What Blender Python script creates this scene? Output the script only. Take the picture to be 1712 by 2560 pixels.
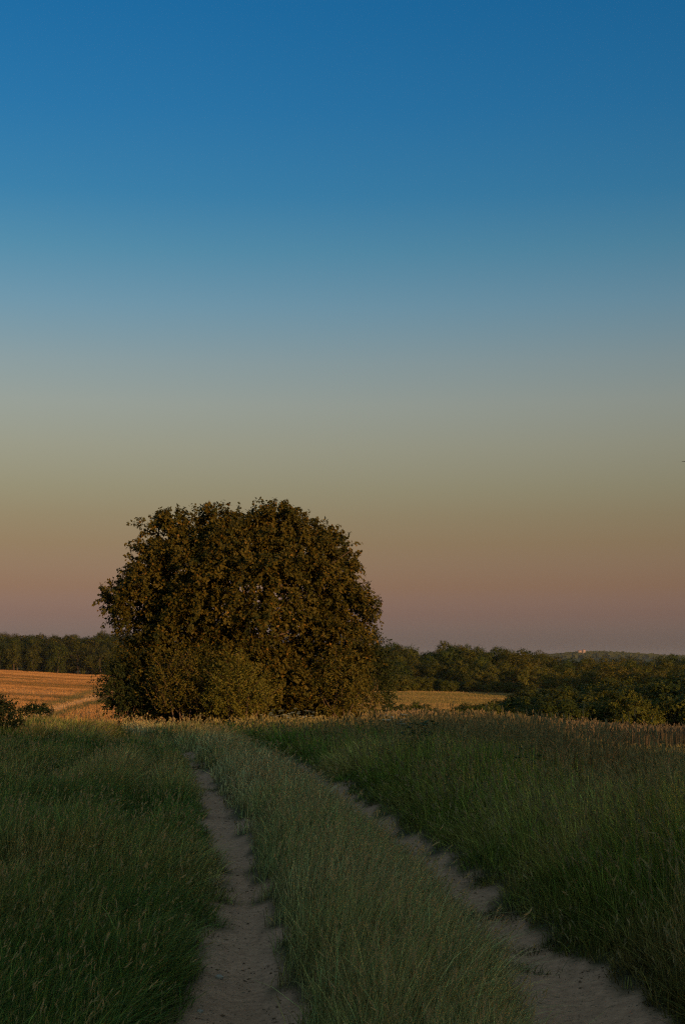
import bpy, math, random
import numpy as np
from mathutils import Vector

# ------------------------------------------------------------------ camera, sky, sun, exposure
for o in list(bpy.data.objects):
    bpy.data.objects.remove(o)
scene = bpy.context.scene
COL = scene.collection
R = math.radians
EYE = 1.70
PITCH = R(5.78)
SUN_EL, SUN_AZ = 5.0, 145.0          # degrees; azimuth clockwise from +Y (the viewing direction)

cam_data = bpy.data.cameras.new('camera')
cam_data.sensor_fit = 'VERTICAL'
cam_data.sensor_height = 36.0
cam_data.lens = 50.0
cam_data.clip_start = 0.05
cam_data.clip_end = 12000.0
cam = bpy.data.objects.new('camera', cam_data)
COL.objects.link(cam)
cam.location = (0, 0, EYE)
cam.rotation_euler = (math.pi / 2 + PITCH, 0, 0)
scene.camera = cam

world = bpy.data.worlds.new('World')
scene.world = world
world.use_nodes = True
wn, wl = world.node_tree.nodes, world.node_tree.links
sky = wn.new('ShaderNodeTexSky')
sky.sky_type = 'NISHITA'
sky.sun_disc = False
sky.sun_elevation = R(SUN_EL)
sky.sun_rotation = R(SUN_AZ)
sky.dust_density = 1.0
sky.ozone_density = 2.0
# dusk colouring by height (same all round); stops above view brightened as added fill
geo = wn.new('ShaderNodeTexCoord')
sep = wn.new('ShaderNodeSeparateXYZ')
wl.new(geo.outputs['Generated'], sep.inputs[0])
ramp = wn.new('ShaderNodeValToRGB')
ramp.color_ramp.interpolation = 'LINEAR'
SKY = [(0.000, (.60, .61, 1.42)), (0.0128, (.485, .455, 1.03)), (0.0284, (.480, .345, .635)),
       (0.0480, (.530, .310, .368)), (0.0775, (.595, .340, .272)), (0.0968, (.650, .388, .278)),
       (0.1164, (.728, .462, .322)), (0.1456, (.870, .568, .412)), (0.1746, (.945, .655, .512)),
       (0.2034, (.855, .682, .590)), (0.2412, (.620, .690, .695)), (0.2782, (.380, .650, .725)),
       (0.3141, (.212, .580, .762)), (0.3663, (.132, .540, .805)), (0.4317, (.084, .515, .825)),
       (0.52, (.80, .95, .85)), (0.68, (2.1, 1.75, 1.15)), (1.0, (3.0, 2.35, 1.45))]
els = ramp.color_ramp.elements
while len(els) < len(SKY):
    els.new(0.5)
for e, (p, c) in zip(els, SKY):
    e.position = p
    e.color = (c[0] / 3, c[1] / 3, c[2] / 3, 1)
wl.new(sep.outputs['Z'], ramp.inputs[0])
mulA = wn.new('ShaderNodeMix'); mulA.data_type = 'RGBA'; mulA.blend_type = 'MULTIPLY'
mulA.inputs['Factor'].default_value = 1.0
wl.new(sky.outputs[0], mulA.inputs[6]); wl.new(ramp.outputs[0], mulA.inputs[7])
sc3 = wn.new('ShaderNodeVectorMath'); sc3.operation = 'SCALE'; sc3.inputs['Scale'].default_value = 3.0
wl.new(mulA.outputs[2], sc3.inputs[0])
wl.new(sc3.outputs[0], wn['Background'].inputs[0])
wn['Background'].inputs[1].default_value = 0.1

sun_data = bpy.data.lights.new('sun', 'SUN')
sun_data.energy = 2.1
sun_data.angle = R(0.53)
sun_data.color = (1.0, 0.57, 0.23)
sun = bpy.data.objects.new('sun', sun_data)
COL.objects.link(sun)
SUN_DIR = Vector((math.sin(R(SUN_AZ)) * math.cos(R(SUN_EL)), math.cos(R(SUN_AZ)) * math.cos(R(SUN_EL)), math.sin(R(SUN_EL))))
sun.rotation_euler = (-SUN_DIR).to_track_quat('-Z', 'Y').to_euler()

vs = scene.view_settings
vs.view_transform = 'Standard'
vs.look = 'None'
vs.gamma = 1.0
vs.exposure = 1.0
vs.use_curve_mapping = False
scene.cycles.use_denoising = False
scene.cycles.filter_width = 1.2
scene.cycles.max_bounces = 4
scene.cycles.diffuse_bounces = 2
scene.cycles.glossy_bounces = 1
scene.cycles.transmission_bounces = 2
scene.cycles.transparent_max_bounces = 8
scene.cycles.sample_clamp_indirect = 4.0

rng = np.random.default_rng(11)
# grass greens (thin, medium, strawy)
PAL_MID = [(.235, .245, .070), (.350, .330, .120), (.480, .415, .195)]
PAL_LEFT = [(.098, .155, .030), (.205, .222, .056), (.360, .300, .098)]
PAL_RIGHT = [(.155, .230, .030), (.310, .315, .062), (.520, .410, .115)]

# ------------------------------------------------------------------ helpers
def hash2(ix, iy, seed):
    h = (ix.astype(np.int64) * 374761393 + iy.astype(np.int64) * 668265263 + seed * 974711) & 0x7fffffff
    h = ((h ^ (h >> 13)) * 1274126177) & 0x7fffffff
    h = (h ^ (h >> 16)) & 0xffff
    return h / 65535.0

def vnoise(x, y, s, seed=0):
    x = np.asarray(x, float) / s; y = np.asarray(y, float) / s
    ix = np.floor(x); iy = np.floor(y)
    fx = x - ix; fy = y - iy
    fx = fx * fx * (3 - 2 * fx); fy = fy * fy * (3 - 2 * fy)
    a = hash2(ix, iy, seed); b = hash2(ix + 1, iy, seed)
    c = hash2(ix, iy + 1, seed); d = hash2(ix + 1, iy + 1, seed)
    return (a + (b - a) * fx) * (1 - fy) + (c + (d - c) * fx) * fy - 0.5

def sstep(a, b, x):
    t = np.clip((np.asarray(x, float) - a) / (b - a), 0, 1)
    return t * t * (3 - 2 * t)

def pchip(xs, ys):
    xs = np.array(xs, float); ys = np.array(ys, float)
    h = np.diff(xs); d = np.diff(ys) / h
    m = np.zeros_like(xs)
    for i in range(1, len(xs) - 1):
        if d[i - 1] * d[i] > 0:
            w1 = 2 * h[i] + h[i - 1]; w2 = h[i] + 2 * h[i - 1]
            m[i] = (w1 + w2) / (w1 / d[i - 1] + w2 / d[i])
    m[0] = d[0]; m[-1] = d[-1]
    def f(x):
        x = np.clip(np.asarray(x, float), xs[0], xs[-1])
        k = np.clip(np.searchsorted(xs, x) - 1, 0, len(xs) - 2)
        t = (x - xs[k]) / h[k]
        return ((1 + 2 * t) * (1 - t) ** 2 * ys[k] + t * (1 - t) ** 2 * h[k] * m[k]
                + t * t * (3 - 2 * t) * ys[k + 1] + t * t * (t - 1) * h[k] * m[k + 1])
    return f

FPX = 50.0 / 36.0 * 2560.0
def sight(px, py, d):
    """point at forward distance d on the line of sight of a photograph pixel (planning aid for sizes and heights)"""
    u = (px - 856.0) / FPX; v = (1280.0 - py) / FPX
    fy = math.cos(PITCH) - v * math.sin(PITCH); fz = math.sin(PITCH) + v * math.cos(PITCH)
    k = d / fy
    return (u * k, d, EYE + fz * k)

def mesh_obj(name, verts, faces, mat=None, parent=None, smooth=False, attrs=None, shared=None):
    if shared is None:
        me = bpy.data.meshes.new(name)
        v = np.asarray(verts, np.float32); f = np.asarray(faces, np.int32)
        me.vertices.add(len(v)); me.vertices.foreach_set('co', v.ravel())
        n = f.shape[1]
        me.loops.add(f.size); me.loops.foreach_set('vertex_index', f.ravel())
        me.polygons.add(len(f))
        me.polygons.foreach_set('loop_start', np.arange(0, f.size, n, dtype=np.int32))
        me.polygons.foreach_set('loop_total', np.full(len(f), n, np.int32))
        if smooth:
            me.polygons.foreach_set('use_smooth', np.ones(len(f), bool))
        if attrs:
            for k, a in attrs.items():
                a = np.asarray(a, np.float32)
                if a.ndim == 2:
                    if a.shape[1] == 3:
                        a = np.concatenate([a, np.ones((len(a), 1), np.float32)], 1)
                    at = me.attributes.new(k, 'FLOAT_COLOR', 'POINT'); at.data.foreach_set('color', a.ravel())
                else:
                    at = me.attributes.new(k, 'FLOAT', 'POINT'); at.data.foreach_set('value', a)
        me.update(calc_edges=True)
        if mat:
            me.materials.append(mat)
    else:
        me = shared
    o = bpy.data.objects.new(name, me)
    COL.objects.link(o)
    if parent is not None:
        o.parent = parent
    return o

def tag(o, label=None, cat=None, group=None, kind=None):
    if label: o['label'] = label
    if cat: o['category'] = cat
    if group: o['group'] = group
    if kind: o['kind'] = kind
    return o

def thing(name, label, cat, loc, group=None, rz=0.0, s=1.0):
    o = bpy.data.objects.new(name, None)
    COL.objects.link(o)
    o.empty_display_size = 0.3
    o.location = loc; o.rotation_euler = (0, 0, rz)
    o.scale = (s, s, s) if np.isscalar(s) else s
    return tag(o, label, cat, group)

def tube(path, radii, sides=8):
    path = np.asarray(path, float); n = len(path)
    V = []; F = []
    tang = np.gradient(path, axis=0)
    for i in range(n):
        t = tang[i] / (np.linalg.norm(tang[i]) + 1e-9)
        a = np.cross(t, [0.31, 0.95, 0.05]); a /= np.linalg.norm(a) + 1e-9
        b = np.cross(t, a)
        for k in range(sides):
            w = 2 * math.pi * k / sides
            V.append(path[i] + radii[i] * (math.cos(w) * a + math.sin(w) * b))
    for i in range(n - 1):
        for k in range(sides):
            k2 = (k + 1) % sides
            F.append((i * sides + k, i * sides + k2, (i + 1) * sides + k2, (i + 1) * sides + k))
    return np.array(V), np.array(F)

def join(parts):
    V = []; F = []; off = 0
    for v, f in parts:
        V.append(v); F.append(np.asarray(f) + off); off += len(v)
    return np.concatenate(V), np.concatenate(F)

# ------------------------------------------------------------------ materials
def new_mat(name):
    m = bpy.data.materials.new(name); m.use_nodes = True
    nt = m.node_tree
    for n in list(nt.nodes): nt.nodes.remove(n)
    out = nt.nodes.new('ShaderNodeOutputMaterial')
    return m, nt.nodes, nt.links, out

def mixrgb(N, L, blend, fac, a, b):
    n = N.new('ShaderNodeMix'); n.data_type = 'RGBA'; n.blend_type = blend
    for s, v in ((0, fac), (6, a), (7, b)):
        if v is None: continue
        if hasattr(v, 'is_output'):
            L.new(v, n.inputs[s])
        elif isinstance(v, (tuple, list)):
            n.inputs[s].default_value = (*v, 1) if len(v) == 3 else v
        else:
            n.inputs[s].default_value = v
    return n.outputs[2]

def math_node(N, L, op, a, b=0.0):
    n = N.new('ShaderNodeMath'); n.operation = op
    for i, v in enumerate((a, b)):
        if hasattr(v, 'is_output'): L.new(v, n.inputs[i])
        else: n.inputs[i].default_value = v
    return n.outputs[0]

def noise(N, L, scale, detail=3.0, vec=None, rough=0.55):
    n = N.new('ShaderNodeTexNoise'); n.inputs['Scale'].default_value = scale
    n.inputs['Detail'].default_value = detail; n.inputs['Roughness'].default_value = rough
    if vec is not None: L.new(vec, n.inputs['Vector'])
    return n.outputs['Fac']

def leafy(N, L, out, color, transl=0.3, rough=0.75, spec=0.08):
    p = N.new('ShaderNodeBsdfPrincipled')
    p.inputs['Roughness'].default_value = rough
    p.inputs['Specular IOR Level'].default_value = spec
    L.new(color, p.inputs['Base Color'])
    t = N.new('ShaderNodeBsdfTranslucent'); L.new(color, t.inputs['Color'])
    mx = N.new('ShaderNodeMixShader'); mx.inputs[0].default_value = transl
    L.new(p.outputs[0], mx.inputs[1]); L.new(t.outputs[0], mx.inputs[2])
    L.new(mx.outputs[0], out.inputs['Surface'])

def blade_mat(name, head=(0.30, 0.22, 0.12), dry=(0.28, 0.19, 0.07), transl=0.3, vary=1.45):
    m, N, L, out = new_mat(name)
    ia = N.new('ShaderNodeAttribute'); ia.attribute_type = 'INSTANCER'; ia.attribute_name = 'icol'
    ta = N.new('ShaderNodeAttribute'); ta.attribute_name = 'tint'
    sp = N.new('ShaderNodeSeparateColor'); L.new(ta.outputs['Color'], sp.inputs[0])
    br = math_node(N, L, 'MULTIPLY_ADD', sp.outputs[0], vary); br.node.inputs[2].default_value = 1.02 - vary / 2
    vm = N.new('ShaderNodeVectorMath'); vm.operation = 'SCALE'
    L.new(ia.outputs['Color'], vm.inputs[0]); L.new(br, vm.inputs['Scale'])
    c = mixrgb(N, L, 'MIX', sp.outputs[2], vm.outputs[0], dry)
    c = mixrgb(N, L, 'MIX', sp.outputs[1], c, head)
    leafy(N, L, out, c, transl)
    return m

def leaf_mat(name, a, b, c, transl=0.28, objcol=False, rough=0.55):
    """a, b: the two leaf greens, c: yellowed leaves; picked leaf by leaf through the tint attribute"""
    m, N, L, out = new_mat(name)
    ta = N.new('ShaderNodeAttribute'); ta.attribute_name = 'tint'
    sp = N.new('ShaderNodeSeparateColor'); L.new(ta.outputs['Color'], sp.inputs[0])
    col = mixrgb(N, L, 'MIX', sp.outputs[0], a, b)
    col = mixrgb(N, L, 'MIX', sp.outputs[1], col, c)
    if objcol:
        oi = N.new('ShaderNodeObjectInfo')
        col = mixrgb(N, L, 'MULTIPLY', 1.0, col, oi.outputs['Color'])
    leafy(N, L, out, col, transl, rough)
    return m

def bark_mat(name, a, b, scale=9.0):
    m, N, L, out = new_mat(name)
    tc = N.new('ShaderNodeTexCoord')
    mp = N.new('ShaderNodeMapping'); mp.inputs['Scale'].default_value = (1, 1, 0.2)
    L.new(tc.outputs['Object'], mp.inputs[0])
    f = noise(N, L, scale, 5, mp.outputs[0])
    c = mixrgb(N, L, 'MIX', f, a, b)
    p = N.new('ShaderNodeBsdfPrincipled'); p.inputs['Roughness'].default_value = 0.9
    L.new(c, p.inputs['Base Color'])
    bp = N.new('ShaderNodeBump'); bp.inputs['Strength'].default_value = 0.6; bp.inputs['Distance'].default_value = 0.02
    L.new(f, bp.inputs['Height']); L.new(bp.outputs[0], p.inputs['Normal'])
    L.new(p.outputs[0], out.inputs['Surface'])
    return m

def plain_mat(name, col, rough=0.8, var=0.25, scale=3.0):
    m, N, L, out = new_mat(name)
    tc = N.new('ShaderNodeTexCoord')
    f = noise(N, L, scale, 4, tc.outputs['Object'])
    c = mixrgb(N, L, 'MIX', f, tuple(x * (1 - var) for x in col), tuple(min(1, x * (1 + var)) for x in col))
    p = N.new('ShaderNodeBsdfPrincipled'); p.inputs['Roughness'].default_value = rough
    L.new(c, p.inputs['Base Color'])
    L.new(p.outputs[0], out.inputs['Surface'])
    return m

# ------------------------------------------------------------------ terrain
TRACK_C = pchip([-40, 0, 6.57, 9.5, 11.2, 14.85, 19.3, 25.5, 30, 36, 45, 60, 90],
                [0.6, 0.45, 0.34, 0.20, 0.05, -0.40, -1.00, -1.95, -2.9, -4.6, -8.0, -15, -30])
GAUGE = 0.825
ZC = {}
def prof(t, pts): ZC[t] = pchip([p[0] for p in pts], [p[1] for p in pts])
prof(-0.26, [(-10, 0), (0, 0), (22, 0), (30, -.12), (38, -.42), (46, -.9), (70, -2.5), (120, -4.2), (200, -5.0), (300, -4.9), (400, -4.5), (560, -3.6), (800, -1.5), (1500, -4), (2600, -8), (6500, -40)])
prof(-0.165, [(-10, 0), (0, 0), (22, 0), (30, -.10), (38, -.36), (46, -.8), (70, -2.4), (120, -4.6), (200, -5.6), (300, -6.0), (400, -6.0), (560, -5.9), (800, -4), (1500, -5), (2600, -8), (6500, -40)])
prof(0.05, [(-10, 0), (0, 0), (20, 0), (30, -.18), (38, -.50), (46, -.85), (70, -2.2), (120, -4.8), (180, -6.6), (300, -6.1), (400, -5.2), (600, -4), (1000, -6), (2600, -8), (6500, -40)])
prof(0.24, [(-10, 0), (0, 0), (14, 0), (22, -.16), (30, -.5), (38, -.9), (46, -1.25), (56, -1.62), (75, -3.2), (120, -5.8), (200, -7.2), (300, -7.2), (400, -6.3), (600, -4.5), (1000, -6), (2600, -8), (6500, -40)])
TK = sorted(ZC)

def old_ruts(x, y):
    """overgrown older wheel ruts left of the track"""
    on = sstep(11, 15, y) * (1 - sstep(33, 38, y))
    c = -3.75 - .045 * (y - 15) + .25 * np.sin(y * .35)
    k = np.exp(-((x - c) / .24) ** 2) + np.exp(-((x - c + 1.35) / .24) ** 2)
    return on * k + .7 * np.exp(-((x - TRACK_C(y) + 1.75 - .03 * (y - 14)) / .2) ** 2) * on

def terrain(x, y):
    x = np.asarray(x, float); y = np.asarray(y, float)
    x, y = np.broadcast_arrays(x, y)
    t = np.clip(x / np.maximum(y, 8.0), TK[0], TK[-1])
    zs = np.stack([ZC[k](np.maximum(y, -10)) for k in TK])
    k = np.clip(np.searchsorted(TK, t) - 1, 0, len(TK) - 2)
    tk = np.array(TK)
    f = (t - tk[k]) / (tk[k + 1] - tk[k]); f = f * f * (3 - 2 * f)
    z = np.take_along_axis(zs, k[None], 0)[0] * (1 - f) + np.take_along_axis(zs, (k + 1)[None], 0)[0] * f
    # distant ridge
    z = z + 13.5 * np.exp(-((y - 3500) / 420.0) ** 2) * np.exp(-((x / 3500 - 0.175) / 0.035) ** 2)
    # unseen hill added behind the viewer to put the foreground in shade
    shade_hill = 17.08 + 2.6 * vnoise(x, y * 0.3, 14, 5) + 1.6 * vnoise(x, y * 0.3, 5, 6)
    z = z + shade_hill * sstep(-45, -132, y)
    r = np.hypot(x, y)
    z = z + 0.5 * vnoise(x, y, 60, 1) * sstep(60, 160, r) + (0.10 * vnoise(x, y, 2.7, 2) + .07 * vnoise(x, y, 1.1, 12)) * sstep(1.2, 2.6, np.abs(x - TRACK_C(y)))
    # wheel ruts, grassy middle and banks
    u = x - TRACK_C(y)
    near = 1 - sstep(34, 60, np.abs(y))
    rut = -0.075 * (np.exp(-((u - GAUGE) / 0.24) ** 2) + np.exp(-((u + GAUGE) / 0.24) ** 2))
    bank = 0.07 * sstep(-1.15, -2.2, u) + 0.14 * sstep(1.15, 2.9, u) - 0.16 * old_ruts(x, y)
    z = z + near * (rut + 0.05 * np.exp(-((u + .12) / 0.42) ** 2) + bank + 0.025 * vnoise(x, y, 0.9, 3) + 0.012 * vnoise(x, y, 0.23, 4))
    return z

def dirt_mask(x, y, soft=False):
    """bare earth of the two wheel tracks, 1 inside"""
    x = np.asarray(x, float); y = np.asarray(y, float)
    u = x - TRACK_C(y)
    n = vnoise(x, y, 0.35, 21) * 0.26 + vnoise(x, y, 0.13, 22) * 0.14 + vnoise(x, y, 1.3, 23) * 0.16
    wl_ = np.interp(y, [0, 6.3, 6.8, 7.6, 9.2, 11.2, 14.8, 20, 25, 29], [.46, .40, .32, .22, .16, .17, .16, .17, .16, -.10])
    wr_ = np.interp(y, [0, 6.5, 8, 9.7, 11.2, 13.3, 17, 24, 30], [.40, .34, .22, .18, .16, .17, .18, .12, -.15])
    a = wl_ + n - np.abs(u + GAUGE)
    b = wr_ + n - np.abs(u - GAUGE)
    m = np.maximum(a, b)
    if soft: return np.clip(m / 0.22 + 0.85, 0, 1)
    return np.clip(m / 0.10 + 0.5, 0, 1)

def field_color(x, y):
    """own colours of the fields beyond the meadow; returns colour and zone (0 meadow, 1 stubble, 2 green strip, 3 far wood floor)"""
    x = np.asarray(x, float); y = np.asarray(y, float)
    t = x / np.maximum(y, 1)
    straw = np.array([.47, .245, .092]); straw2 = np.array([.27, .135, .046]); weed = np.array([.11, .095, .032]); soil = np.array([.07, .065, .03])
    w = y + 10 * vnoise(x, y, 30, 31) + 60 * t
    # tramlines and thin weedy stripes across the left field
    s = .5 * vnoise(x * 0.12, w, 9, 32) + .4 * vnoise(x * 0.10, w, 22, 33) + .35 * vnoise(x, y, 6, 34)
    for d_, wd, am in ((505, 10, .22), (452, 9, .35), (420, 7, .55), (372, 22, .55), (338, 8, .4), (300, 9, .35), (262, 8, .45), (228, 6, .4)):
        s = s + am * np.exp(-(((w + 60 * .2) - d_) / wd) ** 2) * (.8 + 1.2 * vnoise(x, y * .3, 26, 39))
    k = sstep(-0.10, 0.26, s)[..., None]
    c = straw * (1 - k) + straw2 * k
    k2 = sstep(0.20, 0.46, s)[..., None]
    c = c * (1 - .8 * k2) + weed * .8 * k2
    zone = np.where((y > 95), 1.0, 0.0)
    # right field: greener
    right = (t > -0.05)
    sr = vnoise(x * 0.5 + y * .3, y, 14, 35) + vnoise(x * .2 + y * .15, y, 6, 36)
    kr = sstep(-.35, .35, sr)[..., None]
    cr = np.array([.20, .165, .055]) * (1 - kr) + np.array([.36, .235, .095]) * kr
    c = np.where(right[..., None], cr, c)
    # farm track along the left field with green verges: distance lines by direction
    yl = np.interp(t, [-.26, -.235, -.211, -.19, -.165, -.10], [120, 138, 165, 215, 285, 480])
    g1 = np.exp(-((y - yl * 1.17) / (yl * .075)) ** 2)[..., None]
    g2 = np.exp(-((y - yl * 0.885) / (yl * .05)) ** 2)[..., None]
    lf = (t < -0.08)[..., None]
    vg = np.array([.115, .12, .045])
    c = np.where(lf, c * (1 - np.clip(g1 * .85, 0, 1)) + vg * np.clip(g1 * .85, 0, 1), c)
    c = np.where(lf, c * (1 - np.clip(g2 * 1.2, 0, 1)) + vg * .8 * np.clip(g2 * 1.2, 0, 1), c)
    tr = np.exp(-((y - yl * 1.01) / (yl * .04)) ** 2)[..., None]
    c = np.where(lf, c * (1 - tr) + np.array([.56, .36, .19]) * tr, c)
    return c, zone

dense = np.arange(-17.5, 17.51, 0.15)
coarse = np.arange(19, 341.1, 1.4)
az = np.radians(np.concatenate([dense, coarse]))
nr = int(math.log(6400 / 0.6) / 0.026)
rad = 0.6 * np.exp(np.arange(nr + 1) * 0.026)
A, RR = np.meshgrid(az, rad)
GX = RR * np.sin(A); GY = RR * np.cos(A)
GZ = terrain(GX, GY)
na = len(az)
idx = np.arange((nr + 1) * na).reshape(nr + 1, na)
j2 = np.roll(np.arange(na), -1)
F = np.stack([idx[:-1, :], idx[:-1][:, j2], idx[1:][:, j2], idx[1:, :]], -1).reshape(-1, 4)
V = np.stack([GX, GY, GZ], -1).reshape(-1, 3)
cx = len(V)
# close the middle
fan = np.stack([np.full(na, cx), idx[0][j2], idx[0], np.full(na, cx)], -1)
V = np.concatenate([V, [[0, 0, float(terrain(0, 0))]]])
fc, zone = field_color(V[:, 0], V[:, 1])
thatch = np.array([.060, .052, .026])
rr = np.hypot(V[:, 0], V[:, 1])
mead = 1 - sstep(85, 110, V[:, 1]); mead[V[:, 1] < 0] = 1
gcol = fc * (1 - mead[:, None]) + thatch * mead[:, None]
far = sstep(700, 1200, rr)[:, None]
gcol = gcol * (1 - far) + np.array([.05, .06, .025]) * far
dm = dirt_mask(V[:, 0], V[:, 1])

gm, N, L, out = new_mat('ground_earth')
ga = N.new('ShaderNodeAttribute'); ga.attribute_name = 'gcol'
da = N.new('ShaderNodeAttribute'); da.attribute_name = 'dirt'
tc = N.new('ShaderNodeNewGeometry')
n1 = noise(N, L, 1.6, 6, tc.outputs['Position'], 0.65)
n2 = noise(N, L, 14.0, 6, tc.outputs['Position'], 0.7)
n2s = N.new('ShaderNodeMapRange'); n2s.inputs[1].default_value = .34; n2s.inputs[2].default_value = .68; L.new(n2, n2s.inputs[0]); n2s = n2s.outputs[0]
n3 = noise(N, L, 45.0, 4, tc.outputs['Position'], 0.7)
vor = N.new('ShaderNodeTexVoronoi'); vor.inputs['Scale'].default_value = 24.0; L.new(tc.outputs['Position'], vor.inputs['Vector'])
dcol = mixrgb(N, L, 'MIX', n1, (.300, .170, .108), (.500, .285, .190))
dcol = mixrgb(N, L, 'MULTIPLY', 0.5, dcol, mixrgb(N, L, 'MIX', n2s, (.45, .42, .40), (1.35, 1.35, 1.35)))
spk = math_node(N, L, 'GREATER_THAN', n3, 0.60)
dcol = mixrgb(N, L, 'MIX', math_node(N, L, 'MULTIPLY', spk, 0.8), dcol, (.085, .066, .04))
gvar = mixrgb(N, L, 'MULTIPLY', 0.7, ga.outputs['Color'], mixrgb(N, L, 'MIX', n2, (.6, .6, .6), (1.35, 1.35, 1.35)))
cc = mixrgb(N, L, 'MIX', da.outputs['Fac'], gvar, dcol)
p = N.new('ShaderNodeBsdfPrincipled'); p.inputs['Roughness'].default_value = 0.95; p.inputs['Specular IOR Level'].default_value = 0.1
L.new(cc, p.inputs['Base Color'])
b1 = N.new('ShaderNodeBump'); b1.inputs['Strength'].default_value = 0.4; b1.inputs['Distance'].default_value = 0.03
hh = math_node(N, L, 'ADD', n2, math_node(N, L, 'MULTIPLY', n3, 0.35))
hh = math_node(N, L, 'ADD', hh, math_node(N, L, 'MULTIPLY', vor.outputs['Distance'], 0.4))
L.new(hh, b1.inputs['Height']); L.new(b1.outputs[0], p.inputs['Normal'])
L.new(p.outputs[0], out.inputs['Surface'])

whole = mesh_obj('ground', V, F, gm, smooth=True, attrs={'gcol': gcol, 'dirt': dm})
VN = np.empty(len(V) * 3, np.float32); whole.data.vertices.foreach_get('normal', VN); VN = VN.reshape(-1, 3)
bpy.data.objects.remove(whole)
FC = V[F].mean(1)
fu = FC[:, 0] - TRACK_C(FC[:, 1]); fd = dm[F].mean(1); ft = FC[:, 0] / np.maximum(FC[:, 1], 1)
zone_f = np.zeros(len(F), int)
zone_f[(fd > .5) & (fu < 0)] = 1
zone_f[(fd > .5) & (fu >= 0)] = 2
zone_f[(FC[:, 1] > 98) & (FC[:, 1] < 556) & (ft < -.05) & (ft > -.45)] = 3
zone_f[(FC[:, 1] > 140) & (FC[:, 1] < 305) & (ft >= -.05) & (ft < .16)] = 4
for zi, (nm, lab) in enumerate([('ground', 'meadow ground and surrounding land'), ('wheel_track', 'left bare earth wheel track'), ('wheel_track', 'right bare earth wheel track'),
                                ('field', 'golden stubble field left of the round tree'), ('field', 'small green gold field right of the round tree')]):
    fz = F[zone_f == zi]
    used, inv = np.unique(fz, return_inverse=True)
    o = mesh_obj(nm, V[used], inv.reshape(-1, 4), gm, smooth=True, attrs={'gcol': gcol[used], 'dirt': dm[used]})
    o.data.normals_split_custom_set_from_vertices([tuple(q) for q in VN[used]])
    tag(o, lab, kind='structure')

# ------------------------------------------------------------------ grass tufts (prototypes, instanced over the ground)
def tuft_mesh(name, mat, seed, n, radius, h, w, bend, head=0.0, headlen=0.08, headw=0.008, dry=0.15, panicle=False, stiff=1.7):
    g = np.random.default_rng(seed)
    rr_ = radius * np.sqrt(g.random(n)); ph = g.random(n) * 2 * math.pi
    base = np.stack([rr_ * np.cos(ph), rr_ * np.sin(ph), np.full(n, -0.02)], -1)
    H = h[0] + (h[1] - h[0]) * g.random(n) ** 0.8
    is_head = g.random(n) < head
    H = np.where(is_head, H * 1.18, H)
    lean = ph + g.normal(0, 0.9, n)
    B = H * (bend[0] + (bend[1] - bend[0]) * g.random(n)) * np.where(is_head, 0.55, 1.0)
    W = w * (0.6 + 0.8 * g.random(n)) * np.where(is_head, 0.5, 1)
    tw = lean + math.pi / 2 + g.normal(0, 0.5, n)
    side = np.stack([np.cos(tw), np.sin(tw), np.zeros(n)], -1)
    ld = np.stack([np.cos(lean), np.sin(lean), np.zeros(n)], -1)
    S = np.array([0, .3, .58, .82, 1.0]); WD = np.array([.8, 1.0, .85, .5, .06])
    lv = []
    for s, wd in zip(S, WD):
        c = base + ld * (B * s ** stiff)[:, None] + np.array([0, 0, 1.0]) * (H * (s - 0.25 * (B / H) * s ** 2.5))[:, None]
        wdt = np.where(is_head, 0.8 if s > .5 else 1.0, 1.0) * wd
        lv.append(c - side * (W * wdt / 2)[:, None]); lv.append(c + side * (W * wdt / 2)[:, None])
    V_ = np.stack(lv, 1)                        # n,10,3
    f0 = np.array([[0, 1, 3, 2], [2, 3, 5, 4], [4, 5, 7, 6], [6, 7, 9, 8]])
    Fc = (np.arange(n) * 10)[:, None, None] + f0[None]
    tint = np.zeros((n, 10, 3)); tint[:, :, 0] = g.random(n)[:, None]
    dr = (g.random(n) < dry) * (0.4 + 0.6 * g.random(n)); tint[:, :, 2] = dr[:, None]
    tint[is_head, 6:, 1] = 0.8
    Vs = [V_.reshape(-1, 3)]; Fs = [Fc.reshape(-1, 4)]; Ts = [tint.reshape(-1, 3)]
    off = n * 10
    for i in np.where(is_head)[0]:
        tip = (V_[i, 8] + V_[i, 9]) / 2; below = (V_[i, 6] + V_[i, 7]) / 2
        ax = tip - below; ax /= np.linalg.norm(ax) + 1e-9
        if panicle:
            m = 9
            for k in range(m):
                q = tip - ax * headlen * (k / m)
                dirv = ax * 0.8 + g.normal(0, 0.45, 3); dirv /= np.linalg.norm(dirv)
                ln = headlen * (0.16 + 0.30 * (k / m))
                sd = np.cross(dirv, g.normal(0, 1, 3)); sd /= np.linalg.norm(sd) + 1e-9
                vv = np.array([q, q + dirv * ln * .6 + sd * headw * .5, q + dirv * ln, q + dirv * ln * .6 - sd * headw * .5])
                Vs.append(vv); Fs.append(np.array([[0, 1, 2, 3]]) + off); off += 4
                Ts.append(np.tile([g.random(), 1, 0], (4, 1)))
        else:
            for k in range(2):
                sd = np.cross(ax, [math.cos(k * 1.57 + .3), math.sin(k * 1.57 + .3), 0.1]); sd /= np.linalg.norm(sd) + 1e-9
                a0 = tip - ax * headlen * .75; a1 = tip + ax * headlen * .25
                mid = a0 * .55 + a1 * .45
                vv = np.array([a0, mid + sd * headw, a1, mid - sd * headw])
                Vs.append(vv); Fs.append(np.array([[0, 1, 2, 3]]) + off); off += 4
                Ts.append(np.tile([g.random(), 1, 0], (4, 1)))
    me_o = mesh_obj(name, np.concatenate(Vs), np.concatenate(Fs), mat, attrs={'tint': np.concatenate(Ts)})
    COL.objects.unlink(me_o)
    return me_o

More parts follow.
